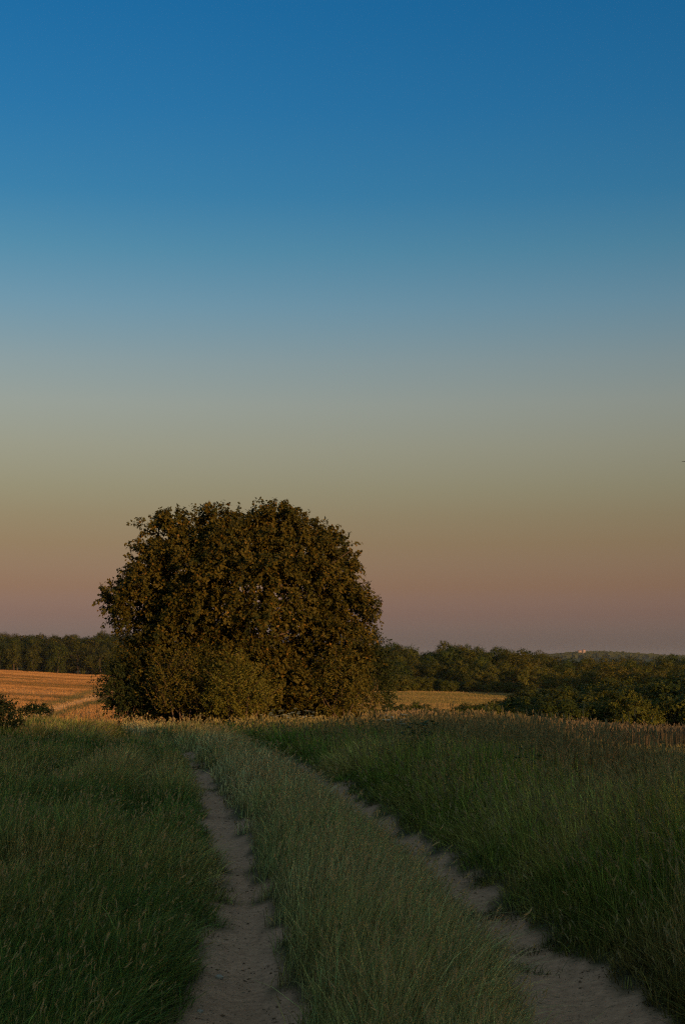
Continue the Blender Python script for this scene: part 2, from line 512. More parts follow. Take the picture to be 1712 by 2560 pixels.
def collection(name, objs):
    c = bpy.data.collections.new(name)
    for o in objs: c.objects.link(o)
    return c

def scatter(name, pts, rot, scl, idx_, icol, coll, label, cat=None):
    me = bpy.data.meshes.new(name)
    n = len(pts)
    me.vertices.add(n); me.vertices.foreach_set('co', np.asarray(pts, np.float32).ravel())
    a = me.attributes.new('rot', 'FLOAT_VECTOR', 'POINT'); a.data.foreach_set('vector', np.asarray(rot, np.float32).ravel())
    a = me.attributes.new('scl', 'FLOAT_VECTOR', 'POINT'); a.data.foreach_set('vector', np.asarray(scl, np.float32).ravel())
    a = me.attributes.new('pick', 'INT', 'POINT'); a.data.foreach_set('value', np.asarray(idx_, np.int32))
    c4 = np.concatenate([np.asarray(icol, np.float32), np.ones((n, 1), np.float32)], 1)
    a = me.attributes.new('icol', 'FLOAT_COLOR', 'POINT'); a.data.foreach_set('color', c4.ravel())
    me.update()
    o = bpy.data.objects.new(name, me); COL.objects.link(o)
    ng = bpy.data.node_groups.new(name + '_nodes', 'GeometryNodeTree')
    ng.interface.new_socket('Geometry', in_out='INPUT', socket_type='NodeSocketGeometry')
    ng.interface.new_socket('Geometry', in_out='OUTPUT', socket_type='NodeSocketGeometry')
    gi = ng.nodes.new('NodeGroupInput'); go = ng.nodes.new('NodeGroupOutput')
    ci = ng.nodes.new('GeometryNodeCollectionInfo'); ci.inputs['Collection'].default_value = coll
    ci.inputs['Separate Children'].default_value = True; ci.inputs['Reset Children'].default_value = True
    ip = ng.nodes.new('GeometryNodeInstanceOnPoints'); ip.inputs['Pick Instance'].default_value = True
    def na_(nm, typ):
        q = ng.nodes.new('GeometryNodeInputNamedAttribute'); q.data_type = typ; q.inputs['Name'].default_value = nm
        return q.outputs['Attribute']
    l = ng.links
    l.new(gi.outputs[0], ip.inputs['Points']); l.new(ci.outputs[0], ip.inputs['Instance'])
    l.new(na_('pick', 'INT'), ip.inputs['Instance Index'])
    l.new(na_('rot', 'FLOAT_VECTOR'), ip.inputs['Rotation'])
    l.new(na_('scl', 'FLOAT_VECTOR'), ip.inputs['Scale'])
    l.new(ip.outputs[0], go.inputs[0])
    md = o.modifiers.new('scatter', 'NODES'); md.node_group = ng
    tag(o, label, cat, kind='stuff')
    return o

def sample_wedge(n, d0, d1, tmin, tmax, power=1.0, seed=0):
    """random ground points: forward distance d in [d0,d1], direction x/d in [tmin,tmax]; power 1 = even in log distance"""
    g = np.random.default_rng(seed)
    if power == 1.0:
        d = d0 * (d1 / d0) ** g.random(n)
    else:
        e = 2.0 - power
        d = (d0 ** e + (d1 ** e - d0 ** e) * g.random(n)) ** (1 / e)
    t = tmin + (tmax - tmin) * g.random(n)
    return d * t, d


def field_blade_mat(name, head, dry, transl=0.18):
    """grass built as one mesh: colour per clump (icol) and per blade (tint: brightness, seed head, dryness)"""
    m = blade_mat(name, head, dry, transl)
    for n in m.node_tree.nodes:
        if n.type == 'ATTRIBUTE' and n.attribute_name == 'icol':
            n.attribute_type = 'GEOMETRY'
    return m

M_short = field_blade_mat('short_grass_blades', head=(.34, .25, .11), dry=(.28, .19, .06))
M_tall = field_blade_mat('tall_grass_blades', head=(.26, .20, .085), dry=(.36, .22, .07))
M_grain = field_blade_mat('grain_stalks', head=(.20, .145, .08), dry=(.19, .135, .07), transl=.15)
M_straw = blade_mat('straw_stalks', head=(.42, .26, .12), dry=(.36, .20, .075), transl=0.15, vary=.4)
stubb = collection('stubble_tufts', [tuft_mesh('tuft_f%02d' % i, M_straw, 300 + i, 26, .9, (.14, .26), .035, (.0, .25), head=0, dry=.2) for i in range(4)])

def mixcol(pal, k):
    pal = np.array(pal); k = np.clip(k, 0, .9999) * (len(pal) - 1)
    i = k.astype(int); f = (k - i)[:, None]
    return pal[i] * (1 - f) + pal[i + 1] * f

def place(name, coll, ncoll, x, y, s, cols, label, tilt=0.12, seed=0):
    g = np.random.default_rng(seed + 999)
    n = len(x)
    z = terrain(x, y)
    rot = np.stack([g.normal(0, tilt, n), g.normal(0, tilt, n), g.random(n) * 2 * math.pi], -1)
    scl = np.stack([s, s, s], -1)
    return scatter(name, np.stack([x, y, z], -1), rot, scl, g.integers(0, ncoll, n), cols, coll, label)

def side_u(x, y): return x - TRACK_C(y)
TW = 0.285     # half width of the planted wedge (wider than the view)

def grass(name, label, mat, cx_, cy_, h, cols, per, spread, width, bend=(.15, .7), lean=(0, 0), swirl=.5, head=.1,
          headlen=.06, headw=.004, dry=.12, hvar=.5, seed=0, bare=None, pan=3):
    """clumps of single blades: every blade stands on the ground by itself"""
    g = np.random.default_rng(seed + 4000)
    nc = len(cx_)
    n = nc * per
    rep_ = lambda a: np.repeat(a, per, axis=0)
    ox = g.normal(0, spread, n); oy = g.normal(0, spread, n)
    x = rep_(cx_) + ox; y = rep_(cy_) + oy
    H = rep_(h) * (1 - hvar + hvar * 1.3 * g.random(n) ** .9)
    C = rep_(cols * (.65 + .7 * g.random((nc, 1))) * (1 + np.array([.12, .05, .05]) * g.normal(0, 1, (nc, 3)))) * (.88 + .24 * g.random((n, 1)))
    ang_c = g.random(nc) * 6.283
    tall_one = rep_(g.random(nc) < .10) * (g.random(n) < .4)
    H = H * np.where(tall_one, 1.2, 1.0)
    if bare is not None:
        k = bare(x, y)
        ok = g.random(n) > k
        H = H * (1 - .62 * dirt_mask(x, y, True))
    else:
        ok = np.ones(n, bool)
    x, y, H, C = x[ok], y[ok], H[ok], C[ok]
    ac = rep_(ang_c)[ok]; ox, oy = ox[ok], oy[ok]; n = len(x)
    # lean: outward from the clump, the clump's own lay, slow swirls over the meadow and a common wind
    sw = 6.283 * 1.5 * (vnoise(x, y, 2.6, 71) + .5)
    lx = ox / (spread + 1e-6) * .45 + .45 * np.cos(ac) + swirl * np.cos(sw) + lean[0] + g.normal(0, .45, n)
    ly = oy / (spread + 1e-6) * .45 + .45 * np.sin(ac) + swirl * np.sin(sw) + lean[1] + g.normal(0, .45, n)
    ll = np.hypot(lx, ly) + 1e-6
    lx /= ll; ly /= ll
    amt = (bend[0] + (bend[1] - bend[0]) * g.random(n) ** 1.2) * np.clip(ll, .4, 1.5)
    isH = g.random(n) < head
    amt = np.where(isH, amt * .5, amt); H = np.where(isH, H * 1.2, H)
    B = H * amt
    z = terrain(x, y) - .015
    base = np.stack([x, y, z], -1)
    W = width * (.6 + .8 * g.random(n)) * np.where(isH, .5, 1)
    W = np.maximum(W * (1 + .35 * sstep(10, 6, y)), y * .00042)
    tw = np.arctan2(ly, lx) + 1.57 + g.normal(0, .7, n)
    side = np.stack([np.cos(tw), np.sin(tw), np.zeros(n)], -1)
    ld = np.stack([lx, ly, np.zeros(n)], -1)
    S = (0, .38, .74, 1.0); WD = (.85, 1.0, .68)
    lv = []
    for s_, wd in zip(S, WD + (0,)):
        c = base + ld * (B * s_ ** 1.6)[:, None]
        c[:, 2] += H * (s_ - .33 * np.minimum(amt, 1.2) * s_ ** 2.4)
        if wd:
            lv += [c - side * (W * wd / 2)[:, None], c + side * (W * wd / 2)[:, None]]
        else:
            lv += [c]
    V_ = np.stack(lv, 1)
    f0 = np.array([[0, 1, 3], [0, 3, 2], [2, 3, 5], [2, 5, 4], [4, 5, 6]])
    F_ = (np.arange(n) * 7)[:, None, None] + f0[None]
    T_ = np.zeros((n, 7, 3)); T_[:, :, 0] = g.random(n)[:, None]
    dr = (g.random(n) < dry) * (.35 + .65 * g.random(n))
    T_[:, :, 2] = dr[:, None]; T_[:, 6, 2] = np.maximum(dr, .35 * (g.random(n) < .4))
    T_[isH, 4:, 1] = .6
    Vs = [V_.reshape(-1, 3)]; Fs = [F_.reshape(-1, 3)]; Ts = [T_.reshape(-1, 3)]; Cs = [np.repeat(C, 7, 0)]
    off = n * 7
    ih = np.where(isH)[0]
    if len(ih):
        tip = V_[ih, 6]; ax = tip - (V_[ih, 4] + V_[ih, 5]) / 2; ax /= np.linalg.norm(ax, axis=1)[:, None] + 1e-9
        hw = np.maximum(headw, y[ih] * .0005)
        for k in range(pan):
            q = tip - ax * (headlen * (k / pan) * .8)[..., None] if np.ndim(headlen) else tip - ax * headlen * (k / pan) * .8
            dv = ax + g.normal(0, .28 if pan > 1 else .05, ax.shape); dv /= np.linalg.norm(dv, axis=1)[:, None]
            sd = np.cross(dv, g.normal(0, 1, ax.shape)); sd /= np.linalg.norm(sd, axis=1)[:, None] + 1e-9
            ln_ = headlen * (.5 + .35 * g.random(len(ih)))[:, None]
            vv = np.stack([q - dv * ln_ * .3, q + dv * ln_ * .2 + sd * hw[:, None], q + dv * ln_ * .7, q + dv * ln_ * .2 - sd * hw[:, None]], 1)
            Vs.append(vv.reshape(-1, 3))
            b = (np.arange(len(ih)) * 4)[:, None] + off
            Fs.append(np.concatenate([b + [0, 1, 2], b + [0, 2, 3]])); off += len(ih) * 4
            Ts.append(np.tile([0.5, .9, 0], (len(ih) * 4, 1))); Cs.append(np.repeat(C[ih], 4, 0))
    o = mesh_obj(name, np.concatenate(Vs), np.concatenate(Fs), mat, attrs={'tint': np.concatenate(Ts), 'icol': np.concatenate(Cs)})
    tag(o, label, None, kind='stuff')
    return o

bare_track = lambda x, y: np.clip(dirt_mask(x, y) * 1.3, 0, 1.0)

# grassy middle between the ruts
x, y = sample_wedge(30000, 4.6, 40, -TW, TW, 1.2, 1)
u = side_u(x, y)
keep = (np.abs(u + .06) < 0.64 + .16 * vnoise(x, y, .5, 41))
x, y, u = x[keep], y[keep], u[keep]
k = .5 + vnoise(x, y, 1.4, 42) * .9 + vnoise(x, y, .4, 43) * .4
cols = mixcol(PAL_MID, k + .15 * (1 - np.abs(u)))
h = (.22 + .17 * (vnoise(x, y, .8, 44) + .5) + .10 * (vnoise(x, y, .33, 66) + .5)) * (1 + .28 * sstep(13, 8, y)) * np.where(np.abs(u) > .55, .7, 1.0) * (1 - .55 * sstep(.05, .55, u))
grass('track_grass', 'wispy pale green grass on the ridge between the two wheel tracks', M_short, x, y, h, cols, 13, .085, .0030, bend=(.25, .9), lean=(.45, -.1), swirl=.3, head=.07, headlen=.06, headw=.0016, dry=.16, seed=1, bare=bare_track)

# left verge
x, y = sample_wedge(21000, 4.6, 46, -TW, .02, 1.2, 2)
u = side_u(x, y)
keep = (u < -.92 + .12 * vnoise(x, y, .4, 45))
x, y, u = x[keep], y[keep], u[keep]
k = .42 + vnoise(x, y, 2.2, 46) * 1.1 + vnoise(x, y, .6, 47) * .7 + .9 * np.exp(-((x + 2.5) / 1.0) ** 2 - ((y - 36.5) / 2.6) ** 2)  # last term paints a sunlit patch into the grass as straw colour
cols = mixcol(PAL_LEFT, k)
h = .13 + .32 * (vnoise(x, y, 1.3, 48) + .5) + .12 * (vnoise(x, y, .45, 49) + .5) * (1 + 1.0 * sstep(12, 7, y)) + .08 * sstep(10, 6, y)
rutk = np.clip(old_ruts(x, y), 0, 1)
cols = cols * (1 - .35 * rutk)[:, None]
h = .86 * h * (1 - .62 * rutk) * np.where(u > -1.25, .72, 1.0) * (1 + .25 * sstep(28, 38, y))
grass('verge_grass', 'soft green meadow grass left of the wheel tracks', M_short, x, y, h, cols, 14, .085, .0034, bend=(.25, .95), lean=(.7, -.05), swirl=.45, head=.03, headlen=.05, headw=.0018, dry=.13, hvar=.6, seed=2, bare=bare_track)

# right bank: short fringe by the rut, tall grass beyond
x, y = sample_wedge(25000, 4.6, 46, -.16, TW, 1.2, 4)
u = side_u(x, y)
keep = (u > .95 + .16 * vnoise(x, y, .5, 51))
x, y, u = x[keep], y[keep], u[keep]
h = np.interp(u, [.95, 1.25, 1.7, 2.3, 3.2, 5], [.10, .20, .44, .62, .72, .74]) * (.80 + .45 * (vnoise(x, y, 1.1, 52) + .5))
cap = (1 - .48 * sstep(.10, .20, x / y) * sstep(10, 15, y)) * np.interp(y, [0, 10, 14, 20, 25, 30, 46], [.85, .80, .68, .50, .40, .34, .30])
h = np.minimum(h, cap)
isfr = (u < 1.45 + .3 * vnoise(x, y, .7, 50))
k = .42 + vnoise(x, y, 2.4, 53) * 1.2 + vnoise(x, y, .6, 54) * .8
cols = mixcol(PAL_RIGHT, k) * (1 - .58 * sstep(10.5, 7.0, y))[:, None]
a = isfr
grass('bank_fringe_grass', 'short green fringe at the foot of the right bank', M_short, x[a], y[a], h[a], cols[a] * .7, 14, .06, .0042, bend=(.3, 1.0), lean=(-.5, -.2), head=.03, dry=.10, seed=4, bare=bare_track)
a = ~isfr
grass('tall_grass', 'tall seeding grass on the bank right of the tracks', M_tall, x[a], y[a], h[a], cols[a], 12, .07, .0048, bend=(.10, .65), lean=(-.45, -.15), swirl=.45, head=.09, headlen=.10, headw=.0022, dry=.12, hvar=.55, seed=5, pan=5)
# dark stiff stalks along the top of the bank
x, y = sample_wedge(6000, 11, 32, -.02, TW, 1.0, 6)
u = side_u(x, y)
keep = (u > 2.8) & (vnoise(x, y, 2.6, 55) > -.10 + .36 * sstep(.10, .20, x / y))
x, y = x[keep], y[keep]
k = .5 + vnoise(x, y, 1.5, 56)
cols = mixcol([(.045, .062, .018), (.090, .080, .026), (.22, .12, .035)], k)
hs = np.interp(y, [11, 14, 20, 25, 32], [.80, .72, .56, .46, .38]) * (1 + .25 * vnoise(x, y, 1.8, 57)) * (1.08 - .16 * sstep(.10, .20, x / y))
grass('tall_stalks', 'tall stiff flowering grass stalks at the field edge', M_tall, x, y, hs, cols, 5, .12, .0055, bend=(.03, .22), lean=(-.2, 0), swirl=.1, head=.45, headlen=.12, headw=.004, dry=.35, hvar=.35, seed=6, pan=4)
# ripe grain behind the tall grass
x, y = sample_wedge(9000, 29, 62, -.05, .30, 0.8, 7)
keep = (x > 1.2 + .6 * vnoise(x, y, 3, 58)) & (y > 28 + vnoise(x, y, 2, 59))
x, y = x[keep], y[keep]
cols = mixcol([(.18, .14, .07), (.23, .175, .09), (.27, .20, .11)], .5 + vnoise(x, y, 4, 60))
grass('grain_field', 'strip of pale ripe grain behind the tall grass', M_grain, x, y, np.full(len(x), .46), cols, 9, .12, .006, bend=(.03, .2), head=.6, headlen=.09, headw=.006, dry=.5, hvar=.12, seed=7, pan=2)
# sparse weeds growing in the tracks and along their edges
x, y = sample_wedge(30000, 4.8, 30, -.2, .3, 1.0, 9)
u = side_u(x, y)
du = np.minimum(np.abs(u - GAUGE), np.abs(u + GAUGE))
patch = vnoise(x * .5, y * 1.6, .5, 61) + .7 * (du - .16) + .16 * sstep(9, 20, y)
keep = (du < .42) & (patch > .33)
x, y = x[keep], y[keep]
cols = mixcol([(.055, .065, .030), (.080, .085, .040), (.105, .095, .050)], .5 + vnoise(x, y, .4, 62))
grass('track_weeds', 'thin low weeds growing in the wheel tracks', M_short, x, y, .03 + .07 * np.random.default_rng(3).random(len(x)), cols, 10, .035, .003, bend=(.4, 1.3), head=0, dry=.25, seed=9)
# left stubble field
x, y = sample_wedge(42000, 98, 566, -.33, -.03, 0.0, 10)
c_, z_ = field_color(x, y)
place('stubble', stubb, 4, x, y, .8 + .5 * np.random.default_rng(4).random(len(x)), c_, 'cut golden stubble standing on the left field', seed=10)
x, y = sample_wedge(20000, 150, 306, -.03, .14, 0.0, 11)
c_, z_ = field_color(x, y)
place('right_field_stubble', stubb, 4, x, y, .8 + .5 * np.random.default_rng(5).random(len(x)), c_, 'green gold stubble on the small right field', seed=11)

# ------------------------------------------------------------------ crowns
def lobes_surface(lobes, n, g, r0=.72, r1=1.0, down=-.55, core=.78):
    """random points near the outer skin of a union of ellipsoids, with outward directions"""
    C = lobes[:, :3]; Rd = lobes[:, 3:6]
    area = (Rd.prod(1)) ** (2 / 3); w = area / area.sum()
    P = []; O = []
    tot = 0
    while tot < n:
        m = n * 2
        k = g.choice(len(lobes), m, p=w)
        d = g.normal(0, 1, (m, 3)); d /= np.linalg.norm(d, axis=1)[:, None]
        d[:, 2] = np.where(d[:, 2] < down, -d[:, 2] * .5, d[:, 2])
        r = (r0 + (r1 - r0) * g.random(m) ** .6)[:, None]
        p_ = C[k] + d * Rd[k] * r
        inside = np.zeros(m, bool)
        for j in range(len(lobes)):
            q = (((p_ - C[j]) / Rd[j]) ** 2).sum(1)
            inside |= (q < core ** 2) & (j != k)
        o_ = d / Rd[k]; o_ /= np.linalg.norm(o_, axis=1)[:, None]
        P.append(p_[~inside]); O.append(o_[~inside]); tot += (~inside).sum()
    return np.concatenate(P)[:n], np.concatenate(O)[:n]

def crown_mesh(lobes, n_shoots, per, slen, leaf, width, up=.35, droop=.45, seed=0, r0=.70, floor=None, inner=.25, jitter=.5, yellow=.06, main=0, face=0.0):
    g = np.random.default_rng(seed)
    lobes = np.asarray(lobes, float)
    ni = int(n_shoots * inner)
    P1, O1 = lobes_surface(lobes, n_shoots - ni, g, r0, 1.0)
    P2, O2 = lobes_surface(lobes[:main or len(lobes)], ni, g, .25, .95, down=-.9, core=0)
    P_ = np.concatenate([P1, P2]); O_ = np.concatenate([O1, O2]); n = len(P_)
    d0 = O_ + np.array([0, 0, up]) + g.normal(0, jitter, (n, 3)); d0 /= np.linalg.norm(d0, axis=1)[:, None]
    ln = slen[0] + (slen[1] - slen[0]) * g.random(n)
    s = (np.arange(per)[None, :] + g.random((n, per))) / per
    s = s[:, :, None]
    pos = P_[:, None] + d0[:, None] * (ln[:, None, None] * s) + np.array([0, 0, -1.0]) * (droop * ln[:, None, None] * s ** 2)
    dd = d0[:, None] + np.array([0, 0, -2.0]) * droop * s
    ld = dd * .55 + g.normal(0, .62, (n, per, 3)) + np.array([0, 0, -.28])
    ld /= np.linalg.norm(ld, axis=2)[:, :, None]
    nn = O_[:, None] * (.8 + face) + np.array([0, 0, .55 - .3 * min(face, 1)]) + g.normal(0, .45, (n, per, 3))
    if face: ld = ld - nn * ((ld * nn).sum(2) / (nn * nn).sum(2))[:, :, None] * .8; ld /= np.linalg.norm(ld, axis=2)[:, :, None]
    sd = np.cross(ld, nn); sd /= np.linalg.norm(sd, axis=2)[:, :, None] + 1e-9
    nrm = np.cross(sd, ld)
    sz = (.65 + .6 * g.random((n, per)))[:, :, None]
    Lf = leaf * sz; Wf = width * sz
    pos = pos + g.normal(0, leaf * .35, (n, per, 3))
    v0 = pos; v2 = pos + ld * Lf
    v1 = pos + ld * Lf * .45 + sd * Wf * .5 + nrm * Wf * .16
    v3 = pos + ld * Lf * .45 - sd * Wf * .5 + nrm * Wf * .16
    V_ = np.stack([v0, v1, v2, v3], 2).reshape(-1, 3)
    m = n * per
    if floor is not None:
        ok = np.repeat(V_.reshape(m, 4, 3)[:, :, 2].min(1) > floor, 4)
        V_ = V_[ok]; m = len(V_) // 4
    else:
        ok = np.ones(len(V_), bool)
    b = (np.arange(m) * 4)[:, None]
    F_ = np.concatenate([b + [0, 1, 2], b + [0, 2, 3]], 0)
    sh = g.random(n)[:, None] * .65 + .35 * g.random((n, per))
    yl = (g.random((n, per)) < yellow) * (.3 + .5 * g.random((n, per)))
    T = np.stack([sh, yl, np.zeros_like(sh)], -1).reshape(-1, 1, 3).repeat(4, 1).reshape(-1, 3)[ok]
    return V_, F_, T, (P_, d0, ln)

def twigs(P_, d0, ln, sel, droop, r=.008):
    parts = []
    for i in sel:
        s = np.linspace(0, .8, 4)[:, None]
        path = P_[i] + d0[i] * ln[i] * s + np.array([0, 0, -1.0]) * droop * ln[i] * s ** 2
        parts.append(tube(path, [r, r * .8, r * .6, r * .3], 3))
    return join(parts)

def stem_path(a, b, g, wob=.12, n=7):
    a = np.array(a, float); b = np.array(b, float)
    s = np.linspace(0, 1, n)[:, None]
    pth = a + (b - a) * s
    L_ = np.linalg.norm(b - a)
    off = np.cumsum(g.normal(0, wob * L_ / n, (n, 3)), 0); off -= off[0]
    off[:, 2] *= .3
    return pth + off * s

M_leaf = leaf_mat('tree_leaves', (.030, .036, .007), (.115, .084, .014), (.21, .105, .018), .12)
M_bush = leaf_mat('bush_leaves', (.070, .078, .013), (.165, .138, .022), (.26, .17, .03), .15)
M_mix = leaf_mat('mixed_leaves', (.045, .050, .009), (.140, .108, .018), (.23, .13, .025), .13)
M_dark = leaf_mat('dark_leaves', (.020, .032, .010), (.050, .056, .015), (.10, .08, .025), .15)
M_far = leaf_mat('far_leaves', (.032, .045, .009), (.100, .100, .019), (.17, .125, .025), .12, objcol=True)
M_bark = bark_mat('bark', (.060, .040, .028), (.150, .095, .060))
M_twig = bark_mat('twig_bark', (.12, .065, .035), (.20, .11, .06), 20)

TD = 42.0
PXM = TD / FPX
def lobe(px, py, rx, rz, dy=0.0, ry=None, d=TD):
    X, Y, Z = sight(px, py, d)
    k = d / FPX
    return [X, Y + dy, Z, rx * k, (ry if ry is not None else (rx + rz) / 2) * k, rz * k]

def place_tree(name, label, cat, base, lobes, shoots, per, slen, leaf, width, mat, stems, seed, up=.35, droop=.45, inner=.25, twig_n=0, floor_off=.05, group=None, r0=.7, trunk_r=.09, yellow=.06, limb=True, main=0):
    base = np.array(base, float)
    root = thing(name, label, cat, tuple(base), group)
    g = np.random.default_rng(seed)
    lb = np.array(lobes, float); lb[:, :3] -= base
    V_, F_, T_, sh = crown_mesh(lb, shoots, per, slen, leaf, width, up, droop, seed, r0, floor=floor_off, inner=inner, yellow=yellow, main=main)
    cr = mesh_obj('crown', V_, F_, mat, root, attrs={'tint': T_})
    for (ox, oy, k) in stems:
        b = lb[k, :3]
        pth = stem_path((ox, oy, -.15), b + np.array([0, 0, lb[k, 5] * .35]), g)
        rr_ = trunk_r * np.linspace(1, .35, len(pth))
        v, f = tube(pth, rr_, 8)
        tr = mesh_obj('trunk', v, f, M_bark, root, smooth=True)
        if limb:
            for q in range(4):
                i0 = g.integers(2, len(pth) - 1)
                j = g.integers(0, len(lb))
                tgt = lb[j, :3] + g.normal(0, .4, 3) * lb[j, 3:6]
                lp = stem_path(pth[i0], tgt, g, .18)
                v, f = tube(lp, rr_[i0] * .6 * np.linspace(1, .25, len(lp)), 6)
                mesh_obj('limb', v, f, M_bark, tr, smooth=True)
    if twig_n:
        sel = g.choice(len(sh[0]), twig_n, replace=False)
        v, f = twigs(*sh, sel, droop)
        tag(mesh_obj('twigs', v, f, M_twig, root), kind='stuff')
    return root

bx, by = sight(600, 1700, TD)[0], TD
tz = float(terrain(bx, by))
main_lobes = [lobe(640, 1490, 215, 205, 0), lobe(450, 1580, 115, 110, .1), lobe(385, 1425, 75, 85, .3), lobe(830, 1440, 70, 75, .3), lobe(480, 1425, 120, 135, .3), lobe(345, 1520, 80, 100, .5),
              lobe(755, 1385, 105, 100, .2), lobe(865, 1540, 68, 95, .6), lobe(385, 1680, 105, 125, .2),
              lobe(600, 1690, 215, 130, -.5), lobe(810, 1670, 115, 125, .1), lobe(500, 1760, 150, 60, .2), lobe(760, 1760, 150, 60, .3), lobe(380, 1765, 100, 50, .3), lobe(610, 1350, 130, 80, .3), lobe(420, 1330, 48, 42, .4), lobe(690, 1310, 70, 45, 0), lobe(530, 1310, 55, 42, .1)]
def sub_lobes(lobes, n, seed, r=(.22, .50), out_=.80):
    g = np.random.default_rng(seed); lb = np.array(lobes)
    P_, O_ = lobes_surface(lb, n, g, out_, out_ + .06, core=.85)
    q = r[0] + (r[1] - r[0]) * g.random((n, 1)) ** 1.5
    return np.concatenate([np.concatenate([lb[:, :3], lb[:, 3:] * .82], 1), np.concatenate([P_, q * [1.15, 1.1, .85]], 1)])
n_main = len(main_lobes)
main_lobes = sub_lobes(main_lobes, 130, 8)
place_tree('broadleaf_tree', 'large round olive-brown leafy tree standing alone at the bend of the track', 'tree', (bx, by, tz), main_lobes, 8000, 32, (.22, .66),
           .098, .066, M_leaf, [(-.5, 0, 0), (.35, .2, 3), (-1.2, .3, 1), (1.0, .1, 4), (-2.0, .2, 2)], 21, up=.45, droop=.42, twig_n=260, trunk_r=.12, inner=.45, main=n_main)

# shrubs at the foot of the tree
def bush(name, label, px, d, lobes_px, shoots, per, slen, leaf, width, mat, seed, up=.5, droop=.3, stems=5, twig_n=60, group=None, cat='bush', inner=.25):
    X = sight(px, 1700, d)[0]; zb = float(terrain(X, d))
    lbs = [lobe(*q, d=d) for q in lobes_px]
    st = [(float(o), 0.0, i % len(lbs)) for i, o in enumerate(np.linspace(-.3, .3, stems))]
    return place_tree(name, label, cat, (X, d, zb), lbs, shoots, per, slen, leaf, width, mat, st, seed, up, droop, inner=inner, twig_n=twig_n, trunk_r=.03, group=group, limb=False)

bush('upright_shrub', 'tall yellowish upright shrub in front of the round tree, left of the lit grass', 470, 39.5, [(418, 1700, 22, 60), (446, 1725, 26, 65), (486, 1712, 22, 66), (520, 1735, 28, 55), (425, 1765, 40, 34), (495, 1775, 46, 30)], 380, 24, (.4, 1.0), .072, .032, M_mix, 31, up=1.5, droop=.10, twig_n=90)
bush('golden_shrub', 'low golden green shrub just behind the sunlit grass patch', 610, 38.5, [(560, 1740, 24, 55), (592, 1715, 22, 65), (622, 1745, 28, 50), (655, 1765, 24, 36), (575, 1778, 36, 28), (630, 1785, 40, 24), (545, 1775, 22, 32)], 460, 22, (.3, .85), .064, .030, M_bush, 32, up=1.4, droop=.12, twig_n=80)
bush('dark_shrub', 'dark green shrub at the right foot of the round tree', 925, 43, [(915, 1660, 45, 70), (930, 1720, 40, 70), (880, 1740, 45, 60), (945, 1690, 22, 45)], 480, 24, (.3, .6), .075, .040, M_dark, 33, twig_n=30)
bush('brown_shrub', 'brownish shrub leaning out below the right side of the round tree', 850, 40.5, [(850, 1700, 50, 70), (800, 1745, 55, 50), (890, 1745, 40, 45)], 420, 22, (.3, .7), .070, .036, M_mix, 34, up=.6, twig_n=60)
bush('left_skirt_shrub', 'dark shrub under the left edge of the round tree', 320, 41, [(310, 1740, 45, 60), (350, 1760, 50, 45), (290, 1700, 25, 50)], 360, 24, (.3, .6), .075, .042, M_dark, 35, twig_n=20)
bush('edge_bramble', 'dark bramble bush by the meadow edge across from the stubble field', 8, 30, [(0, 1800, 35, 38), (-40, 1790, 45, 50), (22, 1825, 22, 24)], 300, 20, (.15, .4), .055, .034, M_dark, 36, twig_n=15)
bush('hedge_sapling', 'small olive sapling bush beyond the meadow beside the farm track', 95, 62, [(92, 1778, 18, 16), (115, 1786, 14, 12), (70, 1784, 14, 14)], 170, 16, (.2, .45), .08, .045, M_bush, 37, twig_n=8)

# ------------------------------------------------------------------ trees of the woods and hedges
def rand_lobes(seed, h=1.0, w=.42, n=16, low=.18, flat=1.0):
    g = np.random.default_rng(seed)
    lb = [[0, 0, h * (low + .48 * (1 - low)), w * .66, w * .66, h * (1 - low) * .40 * flat]]
    for i in range(n):
        a = i * 2.39996 + g.normal(0, .35); q = (i + .5) / n
        zz = low + (1 - low) * (.10 + .84 * q)
        rad_ = w * (.30 + .70 * math.sqrt(max(0.04, 1 - (2 * q - .85) ** 2))) * (.78 + .34 * g.random())
        r_ = w * (.24 + .24 * g.random() ** 1.5)
        lb.append([rad_ * math.cos(a), rad_ * math.sin(a), h * zz - r_ * .25, r_, r_, r_ * (.75 + .35 * g.random())])
    return np.array(lb)

def tree_proto(seed, shoots, per, leaf, width, mat, w=.42, low=.18, n=16, up=.4, droop=.3, flat=1.0):
    lb = rand_lobes(seed, 1.0, w, n, low, flat)
    V_, F_, T_, sh = crown_mesh(lb, shoots, per, (.04, .10), leaf, width, up, droop, seed, .72, floor=.0, inner=.18, yellow=.05, face=1.3)
    cm = mesh_obj('crown', V_, F_, mat, attrs={'tint': T_}); me = cm.data; bpy.data.objects.remove(cm)
    g = np.random.default_rng(seed + 7)
    parts = []
    pth = stem_path((0, 0, -.03), (g.normal(0, .03), g.normal(0, .03), .72), g, .08)
    parts.append(tube(pth, .022 * np.linspace(1, .3, len(pth)), 6))
    for q in range(5):
        i0 = g.integers(1, 5); j = g.integers(1, len(lb))
        lp = stem_path(pth[i0], lb[j, :3], g, .15)
        parts.append(tube(lp, .010 * np.linspace(1, .3, len(lp)), 5))
    v, f = join(parts)
    tm = mesh_obj('trunk', v, f, M_bark, smooth=True); mt = tm.data; bpy.data.objects.remove(tm)
    return me, mt

FAR = [tree_proto(400 + i, 1500, 7, .028, .022, M_far, w=.40 + .05 * (i % 3), low=.02, n=13 + i % 4) for i in range(7)]
TALLT = [tree_proto(430 + i, 800, 7, .030, .024, M_far, w=.28, low=.02, n=13) for i in range(3)]
MID = [tree_proto(450 + i, 2200, 9, .034, .024, M_far, w=.50, low=.0, n=20) for i in range(6)]

